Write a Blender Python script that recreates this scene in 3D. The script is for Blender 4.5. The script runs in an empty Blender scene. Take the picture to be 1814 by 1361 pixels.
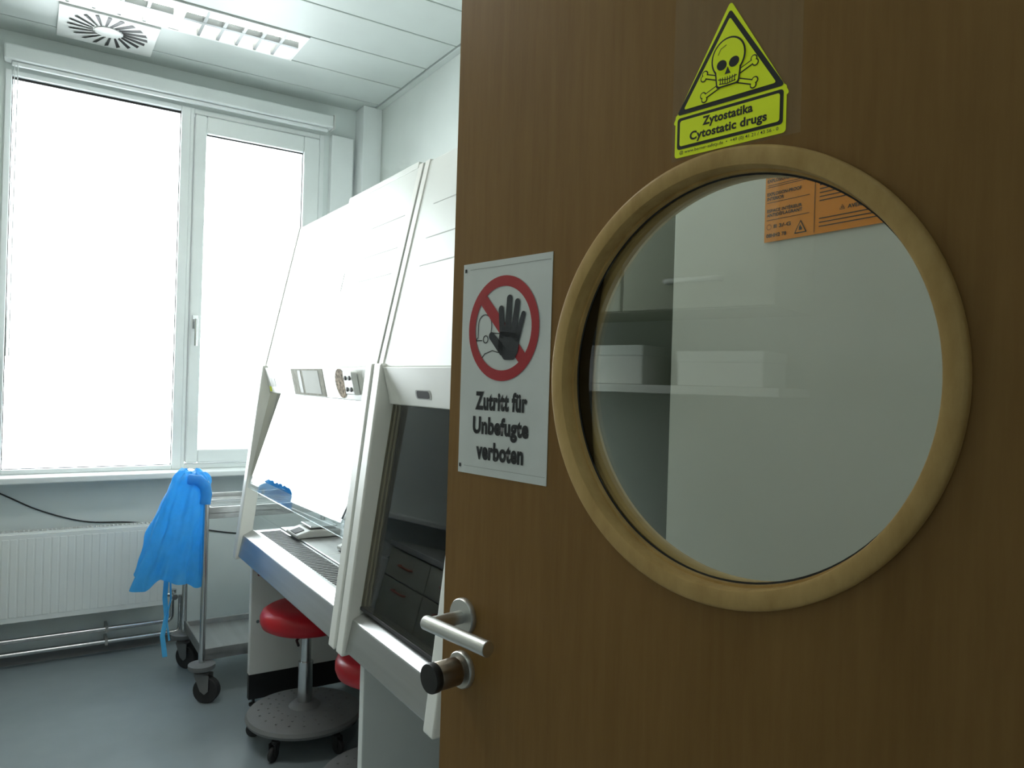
import bpy, bmesh, math, random
from mathutils import Matrix, Vector
random.seed(4)
R = math.radians
PI = math.pi
C = bpy.context.scene.collection
scene = bpy.context.scene
scene.view_settings.view_transform = 'Standard'

# ------------------------------------------------------------ materials
def mat(name, col, rough=0.5, metal=0.0, var=0.06, scale=6.0, bump=0.0, spec=0.5, bscale=60, stretch=(1,1,1), coat=0.0):
    m = bpy.data.materials.new(name); m.use_nodes = True
    nt = m.node_tree; b = nt.nodes['Principled BSDF']
    b.inputs['Roughness'].default_value = rough
    b.inputs['Metallic'].default_value = metal
    b.inputs['Specular IOR Level'].default_value = spec
    b.inputs['Coat Weight'].default_value = coat
    tc = nt.nodes.new('ShaderNodeTexCoord'); mp = nt.nodes.new('ShaderNodeMapping')
    mp.inputs['Scale'].default_value = stretch
    nt.links.new(tc.outputs['Object'], mp.inputs['Vector'])
    n = nt.nodes.new('ShaderNodeTexNoise'); n.inputs['Scale'].default_value = scale; n.inputs['Detail'].default_value = 5
    nt.links.new(mp.outputs['Vector'], n.inputs['Vector'])
    r = nt.nodes.new('ShaderNodeValToRGB')
    r.color_ramp.elements[0].position = 0.3; r.color_ramp.elements[1].position = 0.7
    r.color_ramp.elements[0].color = (*[max(0, c*(1-var)) for c in col], 1)
    r.color_ramp.elements[1].color = (*[min(1, c*(1+var)) for c in col], 1)
    nt.links.new(n.outputs['Fac'], r.inputs['Fac']); nt.links.new(r.outputs['Color'], b.inputs['Base Color'])
    if bump:
        n2 = nt.nodes.new('ShaderNodeTexNoise'); n2.inputs['Scale'].default_value = bscale
        nt.links.new(mp.outputs['Vector'], n2.inputs['Vector'])
        bp = nt.nodes.new('ShaderNodeBump'); bp.inputs['Strength'].default_value = bump; bp.inputs['Distance'].default_value = 0.002
        nt.links.new(n2.outputs['Fac'], bp.inputs['Height']); nt.links.new(bp.outputs['Normal'], b.inputs['Normal'])
    return m

def see_through(m, tr, kind='ShaderNodeBsdfTransparent', col=(1,1,1)):
    nt = m.node_tree; out = [n for n in nt.nodes if n.type == 'OUTPUT_MATERIAL'][0]; b = nt.nodes['Principled BSDF']
    mix = nt.nodes.new('ShaderNodeMixShader'); t = nt.nodes.new(kind); t.inputs[0].default_value = (*col, 1)
    mix.inputs[0].default_value = tr
    nt.links.new(b.outputs[0], mix.inputs[1]); nt.links.new(t.outputs[0], mix.inputs[2]); nt.links.new(mix.outputs[0], out.inputs[0])
    return m

def wood(name, c1, c2, stretch, rough=0.45):
    m = bpy.data.materials.new(name); m.use_nodes = True
    nt = m.node_tree; b = nt.nodes['Principled BSDF']; b.inputs['Roughness'].default_value = rough
    b.inputs['Specular IOR Level'].default_value = 0.25
    tc = nt.nodes.new('ShaderNodeTexCoord')
    def layer(st, sc, det):
        mp = nt.nodes.new('ShaderNodeMapping'); mp.inputs['Scale'].default_value = st
        nt.links.new(tc.outputs['Object'], mp.inputs['Vector'])
        n = nt.nodes.new('ShaderNodeTexNoise'); n.inputs['Scale'].default_value = sc; n.inputs['Detail'].default_value = det
        n.inputs['Roughness'].default_value = 0.65
        nt.links.new(mp.outputs['Vector'], n.inputs['Vector']); return n
    a = layer(stretch, 14, 8); a2 = layer(tuple(s*0.25 for s in stretch), 8, 3)
    mx = nt.nodes.new('ShaderNodeMath'); mx.operation = 'MULTIPLY_ADD'; mx.inputs[1].default_value = 0.55
    h = nt.nodes.new('ShaderNodeMath'); h.operation = 'MULTIPLY'; h.inputs[1].default_value = 0.45
    nt.links.new(a2.outputs['Fac'], h.inputs[0]); nt.links.new(a.outputs['Fac'], mx.inputs[0]); nt.links.new(h.outputs[0], mx.inputs[2])
    r = nt.nodes.new('ShaderNodeValToRGB'); r.color_ramp.elements[0].position = 0.35; r.color_ramp.elements[1].position = 0.65
    r.color_ramp.elements[0].color = (*c1, 1); r.color_ramp.elements[1].color = (*c2, 1)
    nt.links.new(mx.outputs[0], r.inputs['Fac']); nt.links.new(r.outputs['Color'], b.inputs['Base Color'])
    return m

def thin_glass(name, tint=(1,1,1), gl=1.0, rough=0.0):
    m = bpy.data.materials.new(name); m.use_nodes = True; nt = m.node_tree
    for n in list(nt.nodes): nt.nodes.remove(n)
    o = nt.nodes.new('ShaderNodeOutputMaterial'); mix = nt.nodes.new('ShaderNodeMixShader')
    t = nt.nodes.new('ShaderNodeBsdfTransparent'); t.inputs[0].default_value = (*tint, 1)
    g = nt.nodes.new('ShaderNodeBsdfGlossy'); g.inputs['Roughness'].default_value = rough
    g.inputs[0].default_value = (1, 1, 1, 1)
    f = nt.nodes.new('ShaderNodeFresnel'); f.inputs['IOR'].default_value = 1.5
    mu = nt.nodes.new('ShaderNodeMath'); mu.operation = 'MULTIPLY'; mu.inputs[1].default_value = gl
    nt.links.new(f.outputs[0], mu.inputs[0]); nt.links.new(mu.outputs[0], mix.inputs[0])
    nt.links.new(t.outputs[0], mix.inputs[1]); nt.links.new(g.outputs[0], mix.inputs[2]); nt.links.new(mix.outputs[0], o.inputs[0])
    return m

def emit(name, col, s):
    m = bpy.data.materials.new(name); m.use_nodes = True; b = m.node_tree.nodes['Principled BSDF']
    b.inputs['Emission Color'].default_value = (*col, 1); b.inputs['Emission Strength'].default_value = s
    b.inputs['Base Color'].default_value = (*col, 1)
    return m

M = {}
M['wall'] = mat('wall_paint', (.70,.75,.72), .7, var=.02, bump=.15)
M['wallleft'] = mat('left_wall_low_bounce', (.45,.48,.45), .7, var=.02)  # unseen wall darkened to cut the light it bounces onto the door
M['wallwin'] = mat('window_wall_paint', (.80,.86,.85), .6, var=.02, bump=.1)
M['floor'] = mat('linoleum', (.285,.335,.36), .24, var=.025, scale=9, spec=.5)
M['ceil'] = mat('ceiling_panel_paint', (.55,.60,.58), .5, var=.02)
M['wframe'] = mat('window_frame_paint', (.86,.90,.90), .35, var=.02)
M['gasket'] = mat('rubber_gasket', (.02,.02,.02), .7)
M['white'] = mat('white_coated_panel', (.80,.82,.80), .4, var=.02)
M['cab'] = mat('cabinet_cream_paint', (.76,.77,.73), .4, var=.02)
M['cabface'] = mat('cabinet_face_coating', (.68,.71,.68), .40, metal=.1, var=.02, spec=.5)
M['groove'] = mat('groove_shadow', (.40,.42,.40), .5)
M['steel'] = mat('brushed_stainless', (.50,.505,.50), .38, metal=1, var=.08, scale=30, stretch=(1,.04,1))
M['chrome'] = mat('satin_chrome', (.62,.63,.64), .22, metal=1, var=.03)
M['satin'] = mat('satin_aluminium', (.66,.66,.64), .38, metal=1, var=.03)
M['bronze'] = mat('bronze_knob', (.30,.25,.20), .3, metal=1, var=.03)
M['black'] = mat('black_plastic', (.015,.015,.017), .45)
M['rubber'] = mat('black_rubber', (.03,.03,.032), .6)
M['grey'] = mat('grey_plastic', (.19,.195,.20), .5, bump=.2)
M['red'] = mat('red_vinyl', (.55,.008,.02), .35, var=.05)
M['redplastic'] = mat('red_orange_plastic', (.50,.16,.10), .4)
M['door'] = wood('beech_veneer', (.235,.120,.032), (.305,.165,.050), (6, 6, .45))
M['ring'] = wood('pine_ring', (.44,.265,.085), (.66,.44,.175), (2.5, 2.5, 1.0), .4)
M['glass'] = thin_glass('window_glass', (1,1,1), 1.0)
M['porthole'] = thin_glass('porthole_glass', (.82,.86,.82), 1.35)
M['sash'] = thin_glass('sash_glass', (.80,.80,.74), 1.9)
M['sashdark'] = thin_glass('tinted_sash_glass', (.74,.69,.56), 1.1)
M['acryl'] = thin_glass('clear_acrylic', (.94,.96,.96), 1.6)
M['acryl2'] = thin_glass('matt_clear_acrylic', (.92,.95,.96), .35)
M['film'] = see_through(mat('clear_film', (.62,.52,.36), .3, var=.02), .88)
M['paper'] = mat('sign_paper', (.78,.80,.78), .32, var=.03, scale=20)
M['ink'] = mat('black_ink', (.018,.018,.02), .5)
M['hand'] = mat('dark_grey_ink', (.03,.032,.04), .5)
M['signred'] = mat('red_ink', (.48,.02,.03), .4)
M['yellow'] = emit('glowing_yellow', (.72,.84,.01), .12)  # yellow print with a faint glow put in, though it is no lamp
M['orange'] = mat('orange_sticker', (.98,.33,.01), .45, var=.02)
M['blue'] = see_through(mat('blue_nonwoven', (.09,.46,.86), .55, var=.12, scale=30, bump=.6, bscale=90), .52, 'ShaderNodeBsdfTranslucent', (.14,.60,.98))
M['fridge'] = mat('fridge_white', (.80,.82,.80), .35, var=.02)
M['rad'] = mat('radiator_enamel', (.88,.91,.90), .3, var=.02)
M['card'] = mat('white_cardboard', (.80,.80,.78), .6)
M['cream'] = mat('cupboard_laminate', (.50,.50,.42), .45, var=.02)
M['bench'] = mat('bench_laminate', (.30,.31,.30), .35)
M['greenish'] = mat('greenish_side_panel', (.105,.12,.085), .6, spec=.2)
M['light'] = emit('lamp_emission', (1,.99,.95), 14)
M['cabfill'] = emit('cabinet_fill_emission', (.96,1,.98), 14)  # glow of the tube added inside the long cabinet
M['louvre'] = mat('louvre_aluminium', (.24,.26,.26), .4, metal=.3)
M['screen'] = mat('dark_screen', (.01,.011,.013), .15)
M['beige'] = mat('beige_notice', (.36,.35,.29), .7, var=.2, scale=40, spec=.15)
M['sheet'] = mat('notice_paper', (.72,.73,.70), .7, var=.05, spec=.15)
M['plate'] = mat('switch_plate', (.38,.38,.36), .5, spec=.3)

# ------------------------------------------------------------ helpers
def wm(o):
    m = Matrix.Identity(4)
    while o: m = o.matrix_basis @ m; o = o.parent
    return m
def fin(name, bm, m, parent=None, local=False, smooth=False, bevel=0, seg=2):
    if parent is not None and not local: bm.transform(wm(parent).inverted())
    bmesh.ops.recalc_face_normals(bm, faces=bm.faces)
    me = bpy.data.meshes.new(name); bm.to_mesh(me); bm.free()
    me.materials.append(m)
    if smooth:
        for p in me.polygons: p.use_smooth = True
        try: me.set_sharp_from_angle(angle=R(40))
        except Exception: pass
    o = bpy.data.objects.new(name, me); C.objects.link(o)
    if parent is not None: o.parent = parent
    if bevel:
        b = o.modifiers.new('bevel', 'BEVEL'); b.width = bevel; b.segments = seg; b.limit_method = 'ANGLE'; b.angle_limit = R(40)
    return o
def thing(name, label, cat, loc, rz=0, group=None):
    o = bpy.data.objects.new(name, None); C.objects.link(o); o.location = loc; o.rotation_euler = (0,0,rz)
    o.empty_display_size = .05
    o['label'] = label; o['category'] = cat
    if group: o['group'] = group
    return o
def sthing(name, loc=(0,0,0), rz=0):
    o = bpy.data.objects.new(name, None); C.objects.link(o); o.location = loc; o.rotation_euler = (0,0,rz); o['kind'] = 'structure'
    return o
def struct(name, bm, m, **k):
    o = fin(name, bm, m, **k); o['kind'] = 'structure'; return o
def tag(o, label, cat, group=None):
    o['label'] = label; o['category'] = cat
    if group: o['group'] = group
    return o
def box(bm, x0, x1, y0, y1, z0, z1):
    v = [bm.verts.new((x, y, z)) for x in (x0,x1) for y in (y0,y1) for z in (z0,z1)]
    for f in ((0,1,3,2),(4,6,7,5),(0,4,5,1),(2,3,7,6),(0,2,6,4),(1,5,7,3)): bm.faces.new([v[i] for i in f])
    return bm
def B(*a): return box(bmesh.new(), *a)
def prism(bm, pts, y0, y1):      # XZ polygon extruded along Y
    a = [bm.verts.new((x, y0, z)) for x, z in pts]; b = [bm.verts.new((x, y1, z)) for x, z in pts]
    n = len(pts); bm.faces.new(a); bm.faces.new(b[::-1])
    for i in range(n): bm.faces.new((a[i], b[i], b[(i+1)%n], a[(i+1)%n]))
    return bm
def P(pts, y0, y1): return prism(bmesh.new(), pts, y0, y1)
def cyl(bm, p0, p1, r, seg=24, r2=None):
    p0 = Vector(p0); p1 = Vector(p1); d = (p1-p0).normalized(); r2 = r if r2 is None else r2
    a = d.orthogonal().normalized(); b = d.cross(a)
    A = [bm.verts.new(p0+(a*math.cos(t)+b*math.sin(t))*r) for t in [2*PI*i/seg for i in range(seg)]]
    D = [bm.verts.new(p1+(a*math.cos(t)+b*math.sin(t))*r2) for t in [2*PI*i/seg for i in range(seg)]]
    bm.faces.new(A); bm.faces.new(D[::-1])
    for i in range(seg): bm.faces.new((A[i], A[(i+1)%seg], D[(i+1)%seg], D[i]))
    return bm
def lathe(bm, prof, c, seg=48, axis='Z'):
    rings = []
    for r, h in prof:
        ring = []
        for i in range(seg):
            t = 2*PI*i/seg
            if axis == 'Z': p = (c[0]+r*math.cos(t), c[1]+r*math.sin(t), c[2]+h)
            else: p = (c[0]+r*math.cos(t), c[1]+h, c[2]+r*math.sin(t))
            ring.append(bm.verts.new(p))
        rings.append(ring)
    for a, b in zip(rings, rings[1:]):
        for i in range(seg): bm.faces.new((a[i], a[(i+1)%seg], b[(i+1)%seg], b[i]))
    return rings
def lathe_closed(bm, prof, c, seg=48, axis='Z'):
    rr = lathe(bm, prof, c, seg, axis); bm.faces.new(rr[0]); bm.faces.new(rr[-1][::-1]); return bm
def torus_like(bm, prof, c, seg=96, axis='Y'):
    return lathe(bm, prof+[prof[0]], c, seg, axis)
def tube(bm, pts, r, seg=12):
    pts = [Vector(p) for p in pts]; rings = []
    ref = None
    for i, p in enumerate(pts):
        d = (pts[min(i+1, len(pts)-1)] - pts[max(i-1, 0)]).normalized()
        if ref is None: ref = d.orthogonal().normalized()
        a = (ref - d*ref.dot(d)).normalized(); b = d.cross(a); ref = a
        rings.append([bm.verts.new(p+(a*math.cos(t)+b*math.sin(t))*r) for t in [2*PI*k/seg for k in range(seg)]])
    for A, D in zip(rings, rings[1:]):
        for i in range(seg): bm.faces.new((A[i], A[(i+1)%seg], D[(i+1)%seg], D[i]))
    bm.faces.new(rings[0]); bm.faces.new(rings[-1][::-1])
    return bm
def bend(corners, rad=.04, n=6):
    cs = [Vector(c) for c in corners]; out = [cs[0]]
    for i in range(1, len(cs)-1):
        a = (cs[i-1]-cs[i]).normalized(); b = (cs[i+1]-cs[i]).normalized()
        s, e = cs[i]+a*rad, cs[i]+b*rad
        for k in range(n+1):
            t = k/n; out.append((1-t)**2*s + 2*t*(1-t)*cs[i] + t*t*e)
    out.append(cs[-1]); return out
# flat shapes in local XZ at depth y (facing -Y)
def poly(bm, pts, y):
    vs = [bm.verts.new((x, y, z)) for x, z in pts]; f = bm.faces.new(vs)
    bmesh.ops.triangulate(bm, faces=[f]); return bm
def disc(bm, cx, cz, rx, rz, y, seg=48, rot=0):
    c, s = math.cos(rot), math.sin(rot)
    return poly(bm, [(cx+rx*math.cos(t)*c-rz*math.sin(t)*s, cz+rx*math.cos(t)*s+rz*math.sin(t)*c) for t in [2*PI*i/seg for i in range(seg)]], y)
def annulus(bm, cx, cz, r0, r1, y, seg=72):
    a = [bm.verts.new((cx+r0*math.cos(2*PI*i/seg), y, cz+r0*math.sin(2*PI*i/seg))) for i in range(seg)]
    b = [bm.verts.new((cx+r1*math.cos(2*PI*i/seg), y, cz+r1*math.sin(2*PI*i/seg))) for i in range(seg)]
    for i in range(seg): bm.faces.new((a[i], a[(i+1)%seg], b[(i+1)%seg], b[i]))
def capsule(bm, p, q, w, y, w2=None):
    w2 = w if w2 is None else w2
    a = math.atan2(q[1]-p[1], q[0]-p[0]); pts = []
    for i in range(13): t = a+PI/2+PI*i/12; pts.append((p[0]+w*math.cos(t), p[1]+w*math.sin(t)))
    for i in range(13): t = a-PI/2+PI*i/12; pts.append((q[0]+w2*math.cos(t), q[1]+w2*math.sin(t)))
    return poly(bm, pts, y)
def stroke(bm, pts, w, y):
    for p, q in zip(pts, pts[1:]): capsule(bm, p, q, w/2, y)
def rounded(pts, r, n=6):
    out = []; k = len(pts)
    for i in range(k):
        p = Vector(pts[i]); a = (Vector(pts[i-1])-p).normalized(); b = (Vector(pts[(i+1)%k])-p).normalized()
        ang = a.angle(b); L = r/math.tan(ang/2); s, e = p+a*L, p+b*L
        for j in range(n+1):
            t = j/n; q = (1-t)**2*s+2*t*(1-t)*p+t*t*e; out.append((q.x, q.y))
    return out
def text(body, cx, cz, w, h, parent, m, y, bold=.02, name='lettering', align='CENTER', space=1.0):
    cu = bpy.data.curves.new('t', 'FONT'); cu.body = body; cu.align_x = align; cu.offset = bold; cu.resolution_u = 4
    cu.space_line = space; cu.space_character = 1+bold*1.2
    o = bpy.data.objects.new('t', cu); C.objects.link(o)
    dg = bpy.context.evaluated_depsgraph_get(); me = bpy.data.meshes.new_from_object(o.evaluated_get(dg))
    bpy.data.objects.remove(o)
    xs = [v.co.x for v in me.vertices]; zs = [v.co.y for v in me.vertices]
    x0, x1, z0, z1 = min(xs), max(xs), min(zs), max(zs)
    for v in me.vertices:
        v.co = Vector((cx+((v.co.x-x0)/(x1-x0)-.5)*w, y, cz+((v.co.y-z0)/(z1-z0)-.5)*h))
    me.name = name; me.materials.clear(); me.materials.append(m)
    t = bpy.data.objects.new(name, me); C.objects.link(t); t.parent = parent
    return t
def dup(root, loc, label, group=None, rz=None):
    r = root.copy(); C.objects.link(r); r.location = loc; r['label'] = label
    if rz is not None: r.rotation_euler = (0,0,rz)
    if group: r['group'] = group
    for ch in list(root.children):
        c = ch.copy(); C.objects.link(c); c.parent = r
        for g in list(ch.children):
            d = g.copy(); C.objects.link(d); d.parent = c
    return r

# ------------------------------------------------------------ setting
YW, H, XR, XL = 4.25, 2.98, 1.70, -.95
struct('floor', B(-1.6, 2.6, -1.9, 4.6, -.1, 0), M['floor'])
bm = bmesh.new(); box(bm, -1.6, 2.6, -1.9, 4.6, 3.08, 3.16)
struct('ceiling', bm, M['ceil'])
bm = bmesh.new(); edges = [.02, .36, .66, .97, 1.28, 1.59, 1.90, 2.21, 2.52, 2.83, 3.14, 3.455, 3.765, 4.07, YW]
for a, b in zip(edges, edges[1:]):
    g = .0035
    if abs(a-3.455) < .01:
        box(bm, 1.062, 1.655, a+g, b-g, H, H+.025); box(bm, XL, -.115, a+g, b-g, H, H+.025)
    else: box(bm, XL, 1.655, a+g, b-g, H, H+.025)
box(bm, 1.663, XR, .02, YW, H-.004, H+.02)
struct('ceiling_2', bm, M['ceil'], bevel=.003)
struct('ceiling_3', B(-1.6, 2.6, -1.8, -.08, 2.6, 2.65), M['ceil'])
bm = bmesh.new()
box(bm, XL-.1, XR+.1, YW, YW+.2, -.0, .895); box(bm, XL-.1, XR+.1, YW, YW+.2, 2.80, 3.08)
box(bm, XL-.1, -.125, YW, YW+.2, .895, 2.80); box(bm, 1.40, XR+.1, YW, YW+.2, .895, 2.80)
struct('wall_far', bm, M['wallwin'])
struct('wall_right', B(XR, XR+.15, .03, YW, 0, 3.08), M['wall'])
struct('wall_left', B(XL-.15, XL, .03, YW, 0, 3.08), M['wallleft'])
bm = bmesh.new(); box(bm, -1.6, -.34, -.08, .03, 0, 3.08); box(bm, .715, 2.6, -.08, .03, 0, 3.08); box(bm, -.34, .715, -.08, .03, 2.13, 3.08)
struct('wall_near', bm, M['wall'])
bm = bmesh.new(); box(bm, -1.6, 2.6, -1.9, -1.8, 0, 3.08); box(bm, -1.7, -1.6, -1.9, .03, 0, 3.08); box(bm, 2.6, 2.7, -1.9, .03, 0, 3.08)
struct('wall_corridor', bm, M['wall'])
struct('trim_1', B(1.585, XR, 4.12, YW, 0, H), M['wframe'], bevel=.004)
struct('trim_2', B(1.43, 1.56, 4.20, YW, .905, 2.80), M['wframe'], bevel=.004)
struct('baseboard_far', B(XL, 1.58, YW-.012, YW, 0, .06), M['grey'])
struct('trim_3', B(XL, 1.58, 4.10, YW+.03, .872, .902), M['wframe'], bevel=.006)

# windows
w1 = sthing('window_1', (.27, 4.28, .9))
bm = bmesh.new()
box(bm, -.125, -.098, 4.235, 4.33, .902, 2.80); box(bm, .638, .682, 4.235, 4.33, .902, 2.80)
box(bm, -.098, .638, 4.235, 4.33, .902, .925); box(bm, -.098, .638, 4.235, 4.33, 2.775, 2.80)
fin('window_frame', bm, M['wframe'], w1, bevel=.004)
bm = bmesh.new(); box(bm, -.098, .638, 4.262, 4.270, 2.764, 2.775); box(bm, -.098, -.094, 4.262, 4.27, .925, 2.775); box(bm, .635, .638, 4.262, 4.27, .925, 2.775); box(bm, -.098, .638, 4.262, 4.27, .925, .928)
fin('gasket', bm, M['gasket'], w1)
fin('window_pane', B(-.097, .637, 4.285, 4.29, .926, 2.774), M['glass'], w1)
w2 = sthing('window_2', (1.04, 4.28, .9))
bm = bmesh.new()
box(bm, .682, .70, 4.24, 4.33, .902, 2.80); box(bm, 1.372, 1.40, 4.24, 4.33, .902, 2.80); box(bm, .70, 1.372, 4.24, 4.33, .902, .93); box(bm, .70, 1.372, 4.24, 4.33, 2.77, 2.80)
fin('window_frame', bm, M['wframe'], w2, bevel=.004)
bm = bmesh.new()
box(bm, .703, .762, 4.225, 4.31, .934, 2.766); box(bm, 1.28, 1.369, 4.225, 4.31, .934, 2.766); box(bm, .762, 1.28, 4.225, 4.31, .934, 1.005); box(bm, .762, 1.28, 4.225, 4.31, 2.675, 2.766)
fin('casement', bm, M['wframe'], w2, bevel=.008)
bm = bmesh.new(); box(bm, .762, .765, 4.25, 4.256, 1.005, 2.675); box(bm, 1.277, 1.28, 4.25, 4.256, 1.005, 2.675); box(bm, .762, 1.28, 4.25, 4.256, 2.669, 2.675)
fin('gasket', bm, M['gasket'], w2)
fin('window_pane', B(.763, 1.279, 4.285, 4.29, 1.006, 2.674), M['glass'], w2)
bm = bmesh.new(); box(bm, .716, .742, 4.212, 4.225, 1.64, 1.71); cyl(bm, (.729, 4.225, 1.68), (.729, 4.19, 1.68), .009)
tube(bm, bend([(.729, 4.19, 1.69), (.729, 4.185, 1.66), (.729, 4.18, 1.55)], .02), .0085)
fin('window_handle', bm, M['chrome'], w2, smooth=True)

# roller blind cassette
t = thing('roller_blind', 'white roller blind cassette running along the top of the windows', 'roller blind', (.65, 4.2, 2.82))
fin('cassette', B(-.13, 1.425, 4.16, 4.235, 2.825, 2.895), M['wframe'], t, bevel=.008)
fin('end_cap', B(1.425, 1.432, 4.155, 4.24, 2.82, 2.90), M['white'], t, bevel=.002)
fin('bottom_bar', B(-.10, 1.40, 4.185, 4.205, 2.805, 2.823), M['wframe'], t, bevel=.003)
fin('bead_chain', tube(bmesh.new(), [(-.075, 4.18, 2.82), (-.078, 4.18, 2.0), (-.078, 4.18, 1.46), (-.084, 4.18, 1.44), (-.09, 4.18, 1.46), (-.088, 4.18, 2.82)], .0025, 6), M['wframe'], t)

# ------------------------------------------------------------ ceiling luminaire
t = thing('ceiling_light', 'recessed louvre ceiling light, lit, beside the round-slatted air outlet', 'ceiling light', (.47, 3.61, H))
X0, X1, Y0, Y1 = -.11, 1.058, 3.46, 3.76
bm = bmesh.new()
box(bm, X0, X1, Y0, Y0+.012, H-.006, 3.07); box(bm, X0, X1, Y1-.012, Y1, H-.006, 3.07); box(bm, X0, X0+.012, Y0+.012, Y1-.012, H-.006, 3.07); box(bm, X1-.012, X1, Y0+.012, Y1-.012, H-.006, 3.07)
box(bm, .495, .54, Y0+.012, Y1-.012, H-.004, 3.06)
fin('frame', bm, M['white'], t)
fin('reflector', B(X0+.012, X1-.012, Y0+.012, Y1-.012, 3.062, 3.07), M['white'], t)
for xa, xb in ((X0+.04, .485), (.55, X1-.03)):
    for yy in (3.54, 3.68):
        fin('lamp_or_fill_tube', cyl(bmesh.new(), (xa, yy, 3.047), (xb, yy, 3.047), .010, 12), M['light'], t, smooth=True)
n = 6
for xa, xb in ((X0+.012, .495), (.54, X1-.012)):
    bm = bmesh.new()
    for i in range(1, n):
        x = xa+(xb-xa)*i/n
        prism(bm, [(x-.009, H+.020), (x+.009, H+.020), (x+.007, H-.003), (x-.007, H-.003)], Y0+.012, Y1-.012)
    for yy in (3.61,):
        q = [(yy-.018, H+.022), (yy+.018, H+.022), (yy+.010, H-.004), (yy-.010, H-.004)]
        a = [bm.verts.new((xa, y, z)) for y, z in q]; b = [bm.verts.new((xb, y, z)) for y, z in q]
        for k in range(4): bm.faces.new((a[k], b[k], b[(k+1)%4], a[(k+1)%4]))
    fin('louvre', bm, M['louvre'], t)

# air outlet
t = thing('air_outlet', 'square ceiling air outlet with radial dark slats around white hub', 'air vent', (.27, 3.945, H))
cx, cy = .27, 3.945
fin('plate', B(.07, .47, 3.772, 4.135, H-.012, H-.0005), M['white'], t, bevel=.003)
for k in range(20):
    a = 2*PI*k/20+.1
    bm = bmesh.new(); r0, r1 = .062, .160
    d = Vector((math.cos(a), math.sin(a), 0)); s = Vector((-d.y, d.x, 0)); c = Vector((cx, cy, H-.0135))
    w0, w1_ = .004, .0085
    lo = Vector((0,0,-.004)); skew = s*.03
    vs = [c+d*r0-s*w0, c+d*r1-s*w1_+skew, c+d*r1+s*w1_+lo+skew, c+d*r0+s*w0+lo]
    q = [bm.verts.new(v) for v in vs]+[bm.verts.new(v+Vector((0,0,.0012))) for v in vs]
    for f in ((0,1,2,3),(7,6,5,4),(0,4,5,1),(1,5,6,2),(2,6,7,3),(3,7,4,0)): bm.faces.new([q[i] for i in f])
    fin('slat', bm, M['black'], t)
bm = bmesh.new(); lathe_closed(bm, [(.056, -.013), (.056, -.017), (.03, -.020), (.004, -.021)], (cx, cy, H)); fin('hub', bm, M['white'], t, smooth=True)

# ------------------------------------------------------------ radiator, pipes, cable
t = thing('radiator', 'white ribbed panel radiator on the wall under the window', 'radiator', (0, 4.15, .23))
bm = bmesh.new()
n = 46; x0, x1 = -.9, .60; yf = 4.105
for i in range(n):
    a = x0+(x1-x0)*i/n; w = (x1-x0)/n
    box(bm, a+.0035, a+w-.0035, yf-.0025, yf, .262, .62)
box(bm, x0, x1, yf, yf+.018, .237, .64)
fin('front_panel', bm, M['rad'], t, bevel=.002)
fin('rear_panel', B(x0, x1, 4.18, 4.198, .237, .64), M['rad'], t)
bm = bmesh.new()
for i in range(80): a = x0+.01+(x1-x0-.02)*i/80; box(bm, a, a+.008, yf+.02, 4.178, .635, .648)
box(bm, x0, x1, yf+.018, yf+.024, .63, .648); box(bm, x0, x1, 4.174, 4.18, .63, .648)
fin('top_grille', bm, M['rad'], t)
fin('side_cover', B(x1, x1+.004, yf, 4.198, .237, .645), M['rad'], t)
bm = bmesh.new(); cyl(bm, (.60, 4.14, .275), (.66, 4.14, .275), .011); cyl(bm, (.65, 4.14, .25), (.65, 4.14, .30), .016); cyl(bm, (.65, 4.14, .275), (.65, 4.08, .275), .014)
fin('valve', bm, M['chrome'], t, smooth=True)
for z, xx in ((.135, .65), (.072, .69)):
    o = fin('heating_pipe', tube(bmesh.new(), bend([(-.90, 4.17, z), (xx, 4.17, z), (xx, 4.17, .26)], .03), .011), M['chrome'], smooth=True)
    tag(o, ('upper' if z > .1 else 'lower')+' of the two steel heating pipes running below the radiator', 'pipe', 'heating pipes below the radiator')
    for px in (-.5, .35): fin('pipe_clip', B(px, px+.012, 4.155, 4.25, z-.015, z+.015), M['plate'], o)
pts = []
ctrl = [(-.6, 1.1), (-.3, .93), (-.08, .805), (.07, .722), (.254, .658), (.45, .64), (.7, .60), (.95, .545), (1.3, .50)]
for i in range(len(ctrl)-1):
    p0 = ctrl[max(i-1,0)]; p1 = ctrl[i]; p2 = ctrl[i+1]; p3 = ctrl[min(i+2, len(ctrl)-1)]
    for k in range(8):
        u = k/8
        f = lambda a,b,c,d: .5*((2*b)+(-a+c)*u+(2*a-5*b+4*c-d)*u*u+(-a+3*b-3*c+d)*u**3)
        pts.append((f(p0[0],p1[0],p2[0],p3[0]), 4.2462, f(p0[1],p1[1],p2[1],p3[1])))
pts = [p for p in pts if p[2] < .868]
o = fin('power_cable', tube(bmesh.new(), pts, .0034, 8), M['black'], smooth=True)
tag(o, 'thin black cable sagging along the wall under the window sill', 'cable')

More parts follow.
